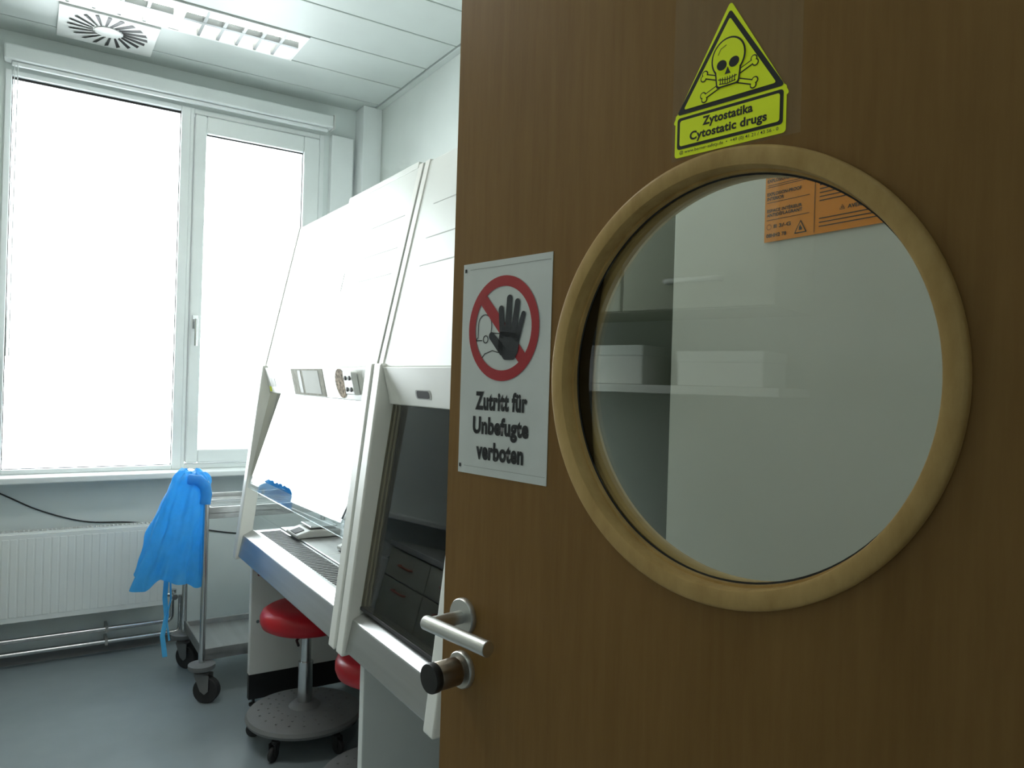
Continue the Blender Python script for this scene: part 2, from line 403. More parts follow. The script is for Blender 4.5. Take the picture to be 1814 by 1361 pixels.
# ------------------------------------------------------------ safety cabinets
def lerp(a, b, t): return a+(b-a)*t
def facex(z): return lerp(.848, .978, (z-1.44)/.61)
def cabinet(label, y0, y1, sash_z, first):
    t = thing('safety_cabinet', label, 'safety cabinet', (1.17, (y0+y1)/2, 0))
    g = .002
    fin('upper_housing', P([(.848,1.44), (.978,2.05), (1.62,2.05), (1.62,1.335), (.885,1.335)], y0+g, y1-g), M['cabface'], t, bevel=.004)
    for a, b in ((y0+g, y0+.032), (y1-.032, y1-g)):
        fin('edge_strip', P([(.8455,1.445), (.9755,2.054), (1.0,2.056), (.87,1.445)], a, b), M['cab'], t, bevel=.0015)
    fin('control_band', P([(.862,1.333), (.838,1.437), (.870,1.439), (.884,1.333)], y0+.05, y1-.05), M['cab'], t, bevel=.003)
    fin('side_panel', P([(.80,.72), (.875,1.33), (1.60,1.33), (1.60,.72)], y1-.05, y1-.03), M['acryl'] if first else M['cab'], t)
    fin('side_panel', P([(.80,.72), (.875,1.33), (1.60,1.33), (1.60,.72)], y0+.005, y0+.05), M['white'] if first else M['greenish'], t)
    if not first: fin('dark_end_sheet', P([(.87,.70), (.90,1.34), (.99,2.045), (1.62,2.045), (1.62,.70)], y0-.012, y0+.001), M['greenish'], t)  # dark sheet added to keep the strip seen through the porthole dim
    fin('back_panel', B(1.50, 1.60, y0+.05, y1-.05, .72, 1.335), M['white'] if first else M['cab'], t)
    fin('tray', B(.80, 1.60, y0+.01, y1-.01, .665, .735), M['cab'], t)
    if first:
        fin('lamp_or_fill_tube', cyl(bmesh.new(), (1.05, y0+.15, 1.31), (1.05, y1-.15, 1.31), .013, 12), M['cabfill'], t, smooth=True)  # unseen glowing tube added under the hood to brighten the interior
    bm = bmesh.new(); k = 4 if first else 2
    for i in range(k):
        a = lerp(y0+.055, y1-.055, i/k); b = lerp(y0+.055, y1-.055, (i+1)/k)
        box(bm, .925, 1.50, a+.002, b-.002, .737, .757)
    fin('work_surface', bm, M['steel'], t, bevel=.002)
    fin('intake_grille', B(.815, .922, y0+.055, y1-.055, .737, .752), M['steel'], t)
    bm = bmesh.new(); n = int((y1-y0-.16)/.022)
    for i in range(n): a = y0+.08+i*.022; box(bm, .826, .912, a, a+.010, .7522, .7535)
    fin('grille_slots', bm, M['gasket'], t)
    fin('front_lip', P([(.752,.648), (.770,.735), (.812,.757), (.812,.648)], y0+.05, y1-.05), M['steel'], t, bevel=.004)
    for a, b in ((y0+.002, y0+.052), (y1-.052, y1-.002)):
        fin('side_post', P([(.742,.635), (.832,1.447), (.855,1.447), (.880,1.335), (.800,.665), (.795,.640)], a, b), M['cab'], t, bevel=.005)
    def sx(z): return lerp(.784, .868, (z-.945)/.40) if first else lerp(.788, .872, (z-.73)/.605)
    s = fin('sash', P([(sx(sash_z), sash_z), (sx(1.345), 1.345), (sx(1.345)+.006, 1.345), (sx(sash_z)+.006, sash_z)], y0+.054, y1-.054), M['sash'] if first else M['sashdark'], t)
    if first: fin('splash_guard', P([(.782,.935), (sx(sash_z)+.001, sash_z), (sx(sash_z)+.005, sash_z), (.786,.935)], y0+.054, y1-.054), M['acryl2'], t)
    else: fin('sash_rail', P([(sx(sash_z)-.002, sash_z-.004), (sx(sash_z+.004)-.002, sash_z+.004), (sx(sash_z)+.008, sash_z+.004), (sx(sash_z)+.008, sash_z-.004)], y0+.054, y1-.054), M['rubber'], s)
    for z in (1.90, 1.80, 1.72):
        x = facex(z)-.0008
        fin('panel_groove', P([(x, z), (x+.0003, z+.0022), (x+.003, z+.0022), (x+.003, z)], y0+.06, y0+.06+(y1-y0)*(.22 if first else .7)), M['groove'], t)
    for far in (False, True):
        a, b = (y1-.038, y1-.006) if far else (y0+.004, y0+.032)
        if first and not far: b = a+.009
        lx = .815 if (far or not first) else .90
        fin('leg_panel', B(lx, 1.58, a, b, .135, .668), M['white'], t, bevel=.003)
        pl = fin('plinth', B(lx+.002, 1.578, a+.002, b-.002, .03, .135), M['black'] if (first and far) else M['white'], t)
        bm = bmesh.new(); lathe_closed(bm, [(.018, 0), (.018, .008), (.006, .012), (.006, .03)], (lx+.025, (a+b)/2, 0), 16)
        fin('levelling_foot', bm, M['black'], pl, smooth=True)
        if first and far:
            for z in (.36, .56): fin('screw', cyl(bmesh.new(), (.845, a-.003, z), (.845, a, z), .007, 12), M['chrome'], t)
    return t
c1 = cabinet('long safety cabinet nearest the window with raised sash and stickers', 2.035, 3.285, .985, True)
c2 = cabinet('short safety cabinet beside the open door with lowered dark sash', 1.42, 2.025, .765, False)
fin('top_cover', P([(.975,2.045), (.979,2.066), (1.30,2.066), (1.30,2.045)], 2.075, 2.66), M['cabface'], c1, bevel=.002)
vs = rounded([(-.045,-.012), (.045,-.012), (.045,.012), (-.045,.012)], .011)
for s_, off, mm, nm in ((1.0, -.001, M['plate'], 'pull_rim'), (.80, -.0018, M['gasket'], 'pull_recess')):
    bm = bmesh.new(); q = []
    for a, b in vs:
        z = 1.365+b*s_; xx = lerp(.862, .838, (z-1.333)/.104)+off; q.append(bm.verts.new((xx, 1.745-a*s_, z)))
    f = bm.faces.new(q); fin(nm, bm, mm, c2)
def bandx(z): return lerp(.862, .838, (z-1.333)/.104)
def bandquad(ya, yb, za, zb, off):
    bm = bmesh.new()
    q = [(bandx(za)-off, ya, za), (bandx(za)-off, yb, za), (bandx(zb)-off, yb, zb), (bandx(zb)-off, ya, zb)]
    a = [bm.verts.new(p) for p in q]; b = [bm.verts.new((p[0]+.0008, p[1], p[2])) for p in q]
    bm.faces.new(a); bm.faces.new(b[::-1])
    for i in range(4): bm.faces.new((a[i], a[(i+1)%4], b[(i+1)%4], b[i]))
    return bm
t = thing('notice_sheet', 'beige notice sheets taped on the band above the long cabinet sash', 'notice', (.85, 2.69, 1.34))
fin('backing', bandquad(2.50, 2.86, 1.337, 1.432, .0012), M['beige'], t)
fin('sheet', bandquad(2.545, 2.72, 1.345, 1.426, .0022), M['sheet'], t)
fin('sheet', bandquad(2.745, 2.78, 1.345, 1.426, .0022), M['plate'], t)
fin('warning_label', bandquad(3.11, 3.17, 1.36, 1.395, .0012), M['plate'], c1)
fin('warning_label', bandquad(3.185, 3.21, 1.34, 1.36, .0012), M['yellow'], c1)
bm = bmesh.new(); q = []
for i in range(28):
    a = 2*PI*i/28; z = 1.385+.047*math.sin(a); q.append(bm.verts.new((bandx(z)-.0015, 2.335+.05*math.cos(a), z)))
bm.faces.new(q)
bm2m = mat('sticker_print', (.36,.28,.20), .7, var=.8, scale=90, spec=.15)
tag(fin('oval_sticker', bm, bm2m), 'small oval patterned sticker beside the grey switch box', 'sticker')
t = thing('switch_box', 'small grey switch and socket box on the long cabinet band', 'switch', (.84, 2.215, 1.34))
fin('housing', P([(bandx(1.352)-.020, 1.352), (bandx(1.422)-.020, 1.422), (bandx(1.422)-.0006, 1.422), (bandx(1.352)-.0006, 1.352)], 2.18, 2.255), M['white'], t, bevel=.003)
for yy in (2.20, 2.235):
    for zz in (1.368, 1.403): fin('button', cyl(bmesh.new(), (bandx(zz)-.023, yy, zz), (bandx(zz)-.019, yy, zz), .007, 16), M['gasket'], t)
z0, z1 = 1.70, 1.77
bm = bmesh.new(); q = [(facex(z0)-.0012, 2.52, z0), (facex(z0)-.0012, 2.62, z0), (facex(z1)-.0012, 2.62, z1), (facex(z1)-.0012, 2.52, z1)]
bm.faces.new([bm.verts.new(p) for p in q]); fin('type_label', bm, M['white'], c1)

# balances inside cabinet
def balance(x, y, label, s=1.0):
    t = thing('laboratory_balance', label, 'balance', (x, y, .757))
    fin('housing', P([(x-.10*s,.760), (x-.10*s,.774), (x-.04*s,.79), (x+.10*s,.79), (x+.10*s,.760)], y-.085*s, y+.085*s), M['plate'], t, bevel=.006)
    fin('weighing_plate', B(x-.035*s, x+.09*s, y-.07*s, y+.07*s, .797, .803), M['chrome'], t, bevel=.002)
    fin('plate_support', B(x+.01*s, x+.05*s, y-.02*s, y+.02*s, .789, .798), M['black'], t)
    fin('display', P([(x-.095*s,.7755), (x-.055*s,.7865), (x-.055*s,.789), (x-.095*s,.778)], y-.045*s, y+.03*s), M['gasket'], t)
balance(.998, 3.02, 'grey balance with steel plate inside the long cabinet, nearer the window', .9)
balance(1.06, 2.66, 'smaller grey balance in the long cabinet beside the middle posts', .7)
t = thing('acrylic_shield', 'clear acrylic box shield standing behind the balances in the long cabinet', 'acrylic shield', (1.2, 2.9, .757))
fin('pane', B(1.16, 1.163, 2.60, 3.14, .759, .93), M['acryl'], t); fin('pane', B(1.163, 1.38, 3.137, 3.14, .759, .93), M['acryl'], t); fin('pane', B(1.163, 1.38, 2.60, 2.603, .759, .93), M['acryl'], t)

# ------------------------------------------------------------ castors
def castor(parent, x, y, ztop, r, ang, plate=True):
    d = Vector((math.cos(ang), math.sin(ang), 0)); s = Vector((-d.y, d.x, 0))
    ax = Vector((x, y, 0))+d*r*.45; ax.z = r
    bm = bmesh.new()
    if plate: lathe_closed(bm, [(r*.95, ztop-.012), (r*1.0, ztop-.008), (r*1.0, ztop+.008), (r*.5, ztop+.014)], (x, y, 0), 24)
    cyl(bm, (x, y, 2*r+.004), (x, y, ztop), r*.28, 14)
    for k in (-1, 1):
        o = s*k*r*.42
        pts = [Vector((x, y, 2*r+.012))-d*r*.4+o, Vector((x, y, 2*r+.012))+d*r*.75+o, ax+d*r*.3+o, ax-Vector((0,0,r*.25))+o, ax-d*r*.35+o]
        a = [bm.verts.new(p) for p in pts]; b = [bm.verts.new(p+s*k*.003) for p in pts]
        bm.faces.new(a); bm.faces.new(b[::-1])
        for i in range(5): bm.faces.new((a[i], b[i], b[(i+1)%5], a[(i+1)%5]))
    lathe_closed(bm, [(r*.5, 2*r+.006), (r*.55, 2*r+.018), (r*.3, 2*r+.022)], (x, y, 0), 20)
    c = fin('castor', bm, M['grey'] if plate else M['rubber'], parent, smooth=True)
    bm = bmesh.new(); cyl(bm, ax-s*r*.30, ax+s*r*.30, r, 28)
    fin('wheel', bm, M['rubber'], c, smooth=True, bevel=.004)
    return c

# ------------------------------------------------------------ stools
def stool(x, y, label):
    t = thing('stool', label, 'stool', (x, y, 0), 0, 'red round stools under the cabinets')
    bm = bmesh.new(); lathe_closed(bm, [(.10,.435), (.150,.437), (.168,.447), (.175,.465), (.175,.485), (.168,.502), (.150,.513), (.09,.516), (.02,.514)], (x, y, 0), 56)
    fin('seat', bm, M['red'], t, smooth=True)
    bm = bmesh.new(); lathe_closed(bm, [(.028,.12), (.028,.30), (.019,.301), (.019,.42), (.05,.425), (.05,.436)], (x, y, 0), 28)
    fin('gas_column', bm, M['chrome'], t, smooth=True)
    tb = bmesh.new(); tube(tb, [(x, y, .425), (x-.07, y-.10, .42), (x-.075, y-.14, .415)], .005, 8); fin('height_lever', tb, M['black'], t, smooth=True)
    bm = bmesh.new(); lathe_closed(bm, [(.205,.085), (.216,.09), (.219,.10), (.212,.112), (.17,.122), (.06,.130), (.045,.145), (.03,.147)], (x, y, 0), 64)
    for k in range(60):
        a = 2*PI*k/20; rr = (.10, .135, .17)[k//20]; h = (.1275, .1255, .1235)[k//20]
        cyl(bm, (x+rr*math.cos(a), y+rr*math.sin(a), h-.004), (x+rr*math.cos(a), y+rr*math.sin(a), h+.001), .004, 8)
    fin('base_disc', bm, M['grey'], t, smooth=True)
    for k in range(5):
        a = 2*PI*k/5-2.45; castor(t, x+.185*math.cos(a), y+.185*math.sin(a), .095, .027, a, False)
    return t
s1 = stool(.935, 2.87, 'red round stool standing fully visible under the long safety cabinet')
s2 = dup(s1, (1.02, 2.272, 0), 'red round stool partly hidden behind the white leg panel', rz=.5)

# ------------------------------------------------------------ trolley
t = thing('trolley', 'stainless steel two-tier trolley on castors between window and safety cabinet', 'trolley', (1.0, 3.62, 0))
ya, yb, xa, xb = 3.40, 3.85, .655, 1.32
for x in (xa, xb):
    bm = tube(bmesh.new(), bend([(x, ya, .15), (x, ya, .945), (x, yb, .945), (x, yb, .15)], .06, 8), .0125, 16)
    fin('end_frame', bm, M['chrome'], t, smooth=True)
for z, nm in ((.80, 'upper_tray'), (.19, 'lower_tray')):
    bm = bmesh.new(); box(bm, xa+.005, xb-.005, ya+.012, yb-.012, z, z+.006)
    box(bm, xa+.005, xb-.005, ya+.012, ya+.018, z-.02, z+.03); box(bm, xa+.005, xb-.005, yb-.018, yb-.012, z-.02, z+.03)
    box(bm, xa+.005, xa+.013, ya+.018, yb-.018, z-.02, z+.03); box(bm, xb-.013, xb-.005, ya+.018, yb-.018, z-.02, z+.03)
    fin(nm, bm, M['steel'], t, bevel=.002)
for x in (xa, xb):
    for y, an in ((ya, -.6), (yb, -.9)): castor(t, x, y, .155, .055, an)
tag(fin('tray_liner', B(.70, 1.2, 3.45, 3.80, .807, .812), M['acryl']), 'clear plastic sheet lying on the upper tray of the trolley', 'plastic sheet')

# gown
bm = bmesh.new(); NT, NH = 150, 60; grid = []
rnd = [random.uniform(0, 6.28) for _ in range(8)]
for j in range(NH+1):
    h = j/NH; row = []
    if h < .14:
        k = math.sin(h/.14*PI/2); z = .985-.045*(1-math.sqrt(max(0,1-k*k))); rx, ry = .076*k+.002, .075*k+.002; cxg = .598
    else:
        k = (h-.14)/.86; z = .940-k*.42; rx = .076+.056*k**.8; ry = .075+.045*k**.8; cxg = .598-.078*k**.9
    cyg = 3.45+.03*h
    for i in range(NT):
        a = 2*PI*i/NT
        f = 1+(.04+.10*h)*(.50*math.sin(5*a+rnd[0]+1.2*h)+.35*math.sin(8*a+rnd[1]-2*h)+.35*math.sin(13*a+rnd[2]+3*h)+.20*math.sin(21*a+rnd[7]-4*h))
        f += .05*math.sin(3*a+9*h+rnd[3])+.025*math.sin(6*a-17*h+rnd[5])+.02*math.sin(9*a+26*h+rnd[6])
        zz = z+(.022*math.sin(3*a+rnd[4])+.010*math.sin(7*a+rnd[5]))*h
        zz += .014*math.sin(4*a+rnd[6])*(1-h)*(h > .03)+.010*math.sin(9*a+rnd[0])*(1-h)*(h > .06)
        row.append(bm.verts.new((cxg+rx*f*math.cos(a), cyg+ry*f*math.sin(a), zz)))
    grid.append(row)
for A, D in zip(grid, grid[1:]):
    for i in range(NT): bm.faces.new((A[i], A[(i+1)%NT], D[(i+1)%NT], D[i]))
bm.faces.new(grid[0])
t = thing('gown', 'crumpled blue disposable gown hung over the end of the steel trolley', 'gown', (.6, 3.45, .5))
fin('gown_body', bm, M['blue'], t, smooth=True)
def ribbon(pts, w, d=(1,0,0)):
    bm = bmesh.new(); d = Vector(d)*w/2; prev = None
    for p in pts:
        p = Vector(p); a = bm.verts.new(p-d); b = bm.verts.new(p+d)
        if prev: bm.faces.new((prev[0], prev[1], b, a))
        prev = (a, b)
    return bm
fin('tie_strap', ribbon([(.51, 3.42, .56), (.505, 3.42, .46), (.515, 3.43, .38), (.50, 3.42, .30), (.512, 3.42, .21)], .022, (.9,.2,0)), M['blue'], t)
fin('tie_strap', ribbon([(.525, 3.43, .55), (.53, 3.43, .45), (.515, 3.43, .37), (.53, 3.44, .27)], .014, (.6,.7,0)), M['blue'], t)
fin('sleeve', tube(bmesh.new(), [(.58, 3.40, .955), (.62, 3.385, .952), (.645, 3.385, .925), (.65, 3.39, .89), (.645, 3.39, .85)], .024, 12), M['blue'], t, smooth=True)

# ------------------------------------------------------------ THE DOOR
RZ = math.atan2(-.987, .163); ORG = (.5205, .974, 0)
door = sthing('door_1', ORG, RZ)
CX, CZ, RO, RI = .4470, 1.413, .2325, .2125
def slab():
    bm = bmesh.new(); x0, x1, z0, z1 = 0, .93, .008, 2.09
    angs = [2*PI*i/96 for i in range(96)]+[math.atan2(z-CZ, x-CX) % (2*PI) for x in (x0,x1) for z in (z0,z1)]
    angs = sorted(set(angs)); rr = RI+.004
    layers = []
    for y in (0, .04):
        ins, outs = [], []
        for a in angs:
            c, s = math.cos(a), math.sin(a); ts = []
            if c > 1e-9: ts.append((x1-CX)/c)
            if c < -1e-9: ts.append((x0-CX)/c)
            if s > 1e-9: ts.append((z1-CZ)/s)
            if s < -1e-9: ts.append((z0-CZ)/s)
            tt = min(ts)
            ins.append(bm.verts.new((CX+rr*c, y, CZ+rr*s))); outs.append(bm.verts.new((CX+tt*c, y, CZ+tt*s)))
        layers.append((ins, outs))
    n = len(angs); (i0, o0), (i1, o1) = layers
    for k in range(n):
        l = (k+1) % n
        bm.faces.new((i0[k], i0[l], o0[l], o0[k])); bm.faces.new((i1[k], o1[k], o1[l], i1[l]))
        bm.faces.new((o0[k], o0[l], o1[l], o1[k])); bm.faces.new((i0[k], i1[k], i1[l], i0[l]))
    return bm
fin('door_leaf', slab(), M['door'], door, local=True)
bm = bmesh.new()
torus_like(bm, [(RO, -.0005), (RO, -.006), (RO-.0015, -.008), (RO-.004, -.009), (RI+.004, -.009), (RI+.001, -.008), (RI, -.006), (RI, .010), (RI-.0025, .010), (RI-.0025, .016), (RI+.003, .016), (RI+.003, -.0005)], (CX, 0, CZ), 128)
fin('porthole_ring', bm, M['ring'], door, local=True, smooth=True)
bm = bmesh.new()
torus_like(bm, [(RO, .0405), (RO, .050), (RO-.006, .053), (RI, .053), (RI, .026), (RI-.0025, .026), (RI-.0025, .022), (RI+.003, .022), (RI+.003, .0405)], (CX, 0, CZ), 128)
fin('porthole_ring', bm, M['ring'], door, local=True, smooth=True)
bm = bmesh.new(); lathe_closed(bm, [(RI+.002, .017), (RI+.002, .021)], (CX, 0, CZ), 96, 'Y')
fin('porthole_pane', bm, M['porthole'], door, local=True)
bm = bmesh.new(); torus_like(bm, [(RI-.0005, .0155), (RI-.0045, .0165), (RI-.0005, .0168)], (CX, 0, CZ), 96); fin('glazing_seal', bm, M['gasket'], door, local=True, smooth=True)
hx, hz, kz = .049, 1.069, .994
bm = bmesh.new()
lathe_closed(bm, [(.026, 0), (.026, -.006), (.0245, -.008), (.006, -.0085)], (hx, 0, hz), 48, 'Y')
fin('handle_rose', bm, M['satin'], door, local=True, smooth=True)
bm = bmesh.new(); cyl(bm, (hx, -.006, hz), (hx, -.060, hz), .0095, 28)
fin('handle_neck', bm, M['satin'], door, local=True, smooth=True)
bm = bmesh.new(); cyl(bm, (hx-.010, -.060, hz), (hx+.122, -.060, hz), .0100, 32)
fin('handle_lever', bm, M['satin'], door, local=True, smooth=True, bevel=.001)
bm = bmesh.new(); lathe_closed(bm, [(.026, 0), (.026, -.006), (.0245, -.008), (.006, -.0085)], (hx, 0, kz), 48, 'Y')
fin('lock_rose', bm, M['satin'], door, local=True, smooth=True)
bm = bmesh.new(); lathe_closed(bm, [(.015, -.008), (.015, -.012), (.0195, -.014), (.0195, -.047), (.018, -.049)], (hx, 0, kz), 40, 'Y')
kn = fin('lock_knob', bm, M['bronze'], door, local=True, smooth=True)
bm = bmesh.new(); lathe_closed(bm, [(.0200, -.049), (.0205, -.050), (.0205, -.058), (.0195, -.0600), (.006, -.0605)], (hx, 0, kz), 40, 'Y')
fin('knob_cap', bm, M['black'], kn, local=True, smooth=True)
for z in (.25, 1.05, 1.85):
    fin('hinge', cyl(bmesh.new(), (.937, .006, z), (.937, .006, z+.09), .008), M['satin'], door, local=True)

dm = Matrix.Translation(ORG) @ Matrix.Rotation(RZ, 4, 'Z')
def on_door(s, z): return tuple(dm @ Vector((s, 0, z)))
# ---------------- access sign (A4)
W, Hh = .180, .297
t = thing('access_sign', 'white paper sign with red prohibition circle and black hand, reading Zutritt für Unbefugte verboten', 'sign', on_door(.1153, 1.4205), RZ)
fin('paper', box(bmesh.new(), -W/2, W/2, -.0012, -.0004, -Hh/2, Hh/2), M['paper'], t, local=True)
ccx, ccz, r = -.0015, .0545, .0715
bm = bmesh.new()
def L(a, b): return (ccx+a*r, ccz+b*r)
sw = .0013
stroke(bm, [L(-.80,-.33), L(-.80,-.22), L(-.72,-.16), L(-.72,.05)]+[L(-.52+.20*math.cos(k), .08+.20*math.sin(k)) for k in [PI-PI*i/10 for i in range(11)]]+[L(-.32,.02), L(-.34,-.10)], sw, -.0018)
stroke(bm, [L(-.80,-.22), L(-.60,-.22)], sw, -.0018)
stroke(bm, [L(-.49+.07*math.cos(2*PI*i/16), -.20+.07*math.sin(2*PI*i/16)) for i in range(17)], sw, -.0018)
stroke(bm, [L(-.65,-.62), L(-.50,-.48), L(-.28,-.42), L(-.10,-.46)], sw, -.0018)
stroke(bm, [L(-.30,-.08), L(-.05,-.10)], sw, -.0018)
fin('person_outline', bm, M['ink'], t, local=True)
bm = bmesh.new(); annulus(bm, ccx, ccz, r*.80, r, -.0022)
w = r*.085; d = r*.81*.7071
poly(bm, [(ccx-d-w, ccz+d-w), (ccx-d+w, ccz+d+w), (ccx+d+w, ccz-d+w), (ccx+d-w, ccz-d-w)], -.0022)
fin('prohibition_circle', bm, M['signred'], t, local=True)
bm = bmesh.new(); y = -.0028
capsule(bm, L(.02,-.12), L(-.04,.36), .080*r, y, .072*r)
capsule(bm, L(.16,-.10), L(.19,.55), .085*r, y, .074*r)
capsule(bm, L(.32,-.12), L(.41,.47), .082*r, y, .070*r)
capsule(bm, L(.42,-.20), L(.58,.24), .074*r, y, .058*r)
capsule(bm, L(.02,-.42), L(-.30,-.14), .10*r, y, .075*r)
poly(bm, rounded([L(-.07,-.05), L(.50,-.12), L(.46,-.45), L(.36,-.60), L(.08,-.60), L(-.10,-.42)], .006), y)
fin('hand_symbol', bm, M['hand'], t, local=True)
text('Zutritt für', ccx, -.0450, .1060, .0262, t, M['ink'], -.002, .044)
text('Unbefugte', ccx, -.0825, .1140, .0318, t, M['ink'], -.002, .044)
text('verboten', ccx, -.1140, .0965, .0255, t, M['ink'], -.002, .044)
for nm, q in (('corner_mark', [(-W/2+.004, Hh/2-.012), (-W/2+.008, Hh/2-.012), (-W/2+.008, Hh/2-.007), (-W/2+.004, Hh/2-.007)]),
              ('corner_mark', [(-W/2+.003, -Hh/2+.008), (-W/2+.007, -Hh/2+.008), (-W/2+.007, -Hh/2+.013), (-W/2+.003, -Hh/2+.013)]),
              ('edge_line', [(-W/2+.016, Hh/2-.0093), (W/2-.002, Hh/2-.0093), (W/2-.002, Hh/2-.0087), (-W/2+.016, Hh/2-.0087)]),
              ('edge_line', [(-W/2+.014, -Hh/2+.0104), (W/2-.002, -Hh/2+.0104), (W/2-.002, -Hh/2+.0109), (-W/2+.014, -Hh/2+.0109)])):
    fin(nm, poly(bmesh.new(), q, -.002), M['ink'] if nm[0] == 'c' else M['plate'], t, local=True)

# ---------------- hazard sign
s0, z0 = .3865, 1.6490
fo = thing('plastic_film', 'clear film backing stuck to the door behind the yellow warning sticker', 'film', on_door(.455, 1.65), RZ)
fin('sheet', poly(bmesh.new(), [(-.073, -.004), (.074, -.004), (.074, .20), (-.073, .20)], -.0005), M['film'], fo, local=True)
t = thing('warning_sticker', 'yellow triangular skull sticker reading Zytostatika Cytostatic drugs above the porthole', 'sticker', on_door(s0, z0), RZ)
bm = bmesh.new()
poly(bm, rounded([(0,0), (.128,0), (.128,.047), (0,.047)], .004), -.0010)
poly(bm, rounded([(-.004,.036), (.132,.036), (.0655,.1465), (.0625,.1465)], .0035), -.00101)
fin('backing', bm, M['yellow'], t, local=True)
bm = bmesh.new(); poly(bm, rounded([(.003,.0085), (.125,.0085), (.125,.0425), (.003,.0425)], .004), -.0014)
poly(bm, rounded([(.0015,.0455), (.1265,.0455), (.064,.1405)], .003), -.0014)
fin('black_border', bm, M['ink'], t, local=True)
bm = bmesh.new(); poly(bm, rounded([(.0065,.0118), (.1215,.0118), (.1215,.0392), (.0065,.0392)], .003), -.0018)
poly(bm, rounded([(.0105,.0503), (.1175,.0503), (.064,.1320)], .002), -.0018)
fin('yellow_field', bm, M['yellow'], t, local=True)
text('Zytostatika', .064, .0312, .058, .0120, t, M['ink'], -.0022, .035)
text('Cytostatic drugs', .064, .0188, .089, .0120, t, M['ink'], -.0022, .035)
text('@ www.berner-safety.de  •  +49 (0) 41 21 / 43 56 - 0', .064, .0045, .114, .0045, t, M['ink'], -.0022, .01)
sx_, sz_ = .064, .0835
SK = Matrix.Translation((sx_, 0, sz_)) @ Matrix.Diagonal((1.22, 1, 1.22, 1)) @ Matrix.Translation((-sx_, 0, -sz_))
bk = bmesh.new(); yl = bmesh.new()
def bone(p, q):
    for bmm, e, yy in ((bk, .0010, -.0022), (yl, 0, -.0025)):
        capsule(bmm, p, q, .0013+e, yy)
        dv = Vector((q[0]-p[0], q[1]-p[1])).normalized(); nv = Vector((-dv.y, dv.x))
        for c, sg in ((p, -1), (q, 1)):
            for k in (-1, 1):
                cc = Vector(c)+dv*sg*.0008+nv*k*.0019; disc(bmm, cc.x, cc.y, .0021+e, .0021+e, yy, 20)
bone((sx_-.0225, sz_-.0215), (sx_+.0235, sz_-.004)); bone((sx_-.0225, sz_-.004), (sx_+.0235, sz_-.0215))
for b_ in (bk, yl): b_.transform(SK)
fin('bones_outline', bk, M['ink'], t, local=True); fin('bones', yl, M['yellow'], t, local=True)
bk = bmesh.new(); yl = bmesh.new(); bl2 = bmesh.new()
disc(bk, sx_, sz_+.006, .0162, .0169, -.0028); poly(bk, rounded([(sx_-.0108, sz_-.0183), (sx_+.0108, sz_-.0183), (sx_+.0128, sz_-.002), (sx_-.0128, sz_-.002)], .003), -.0028)
disc(yl, sx_, sz_+.006, .0147, .0154, -.0031); poly(yl, rounded([(sx_-.0095, sz_-.017), (sx_+.0095, sz_-.017), (sx_+.0113, sz_-.002), (sx_-.0113, sz_-.002)], .003), -.0031)
for k in (-1, 1): disc(bl2, sx_+k*.0058, sz_+.0005, .0048, .0043, -.0034, 24, k*.3)
poly(bl2, [(sx_-.0028, sz_-.0080), (sx_+.0028, sz_-.0080), (sx_, sz_-.0020)], -.0034)
stroke(bl2, [(sx_-.0085, sz_-.0112), (sx_, sz_-.0128), (sx_+.0085, sz_-.0112)], .0008, -.0034)
stroke(bl2, [(sx_-.0075, sz_-.0150), (sx_, sz_-.0162), (sx_+.0075, sz_-.0150)], .0008, -.0034)
for k in range(-3, 4): stroke(bl2, [(sx_+k*.0023, sz_-.0105), (sx_+k*.0022, sz_-.0155)], .0008, -.0034)
stroke(bl2, [(sx_-.0095, sz_+.010), (sx_-.007, sz_+.0145), (sx_-.002, sz_+.0165)], .0006, -.0034)
for b_ in (bk, yl, bl2): b_.transform(SK)
fin('skull_outline', bk, M['ink'], t, local=True); fin('skull', yl, M['yellow'], t, local=True); fin('skull_features', bl2, M['ink'], t, local=True)

# ------------------------------------------------------------ fridge behind the door
t = thing('refrigerator', 'tall white laboratory refrigerator seen through the round door window', 'refrigerator', (1.33, .68, 0))
fin('body', B(1.045, 1.67, .36, 1.012, .06, 1.96), M['fridge'], t, bevel=.01)
fd = fin('door', B(1.0, 1.04, .36, 1.012, .10, 1.955), M['fridge'], t, bevel=.004)
fin('door_gasket', B(1.038, 1.047, .37, 1.0, .11, 1.945), M['plate'], t)
fin('plinth', B(1.06, 1.64, .38, .99, 0, .062), M['grey'], t)
fin('handle', tube(bmesh.new(), bend([(1.0, .39, .85), (.965, .39, .85), (.965, .39, 1.10), (1.0, .39, 1.10)], .02), .009), M['white'], fd, smooth=True)
t = thing('orange_sticker', 'orange explosion-proof interior warning sticker on the white refrigerator', 'sticker', (.9985, .678, 1.71), R(-90))
fin('backing', box(bmesh.new(), -.128, .22, -.0010, -.0002, -.069, .085), M['orange'], t, local=True)
K = M['ink']; yy = -.0014
def ltext(b, x, z, w, h, **k): return text(b, x+w/2, z, w, h, t, K, yy, .03, align='LEFT', **k)
ltext('INNENRAUM\nEXPLOSIONSGESCHÜTZT', -.124, .033, .082, .0135)
ltext('EXPLOSION-PROOF\nINTERIOR', -.124, .004, .064, .0130)
ltext('ESPACE INTÉRIEUR\nANTIDÉFLAGRANT', -.124, -.022, .066, .0135)
ltext('II 3/-G', -.110, -.045, .032, .0060); ltext('08HH2 78', -.124, -.059, .038, .0062)
text('AVERTISSEMENT', .052, -.036, .066, .0060, t, K, yy, .03)
text('WARNING', .052, .040, .040, .0060, t, K, yy, .03)
bm = bmesh.new()
for z in (.0215, .0185, -.0065, -.0345): poly(bm, [(-.124, z), (-.045, z), (-.045, z+.0009), (-.124, z+.0009)], yy)
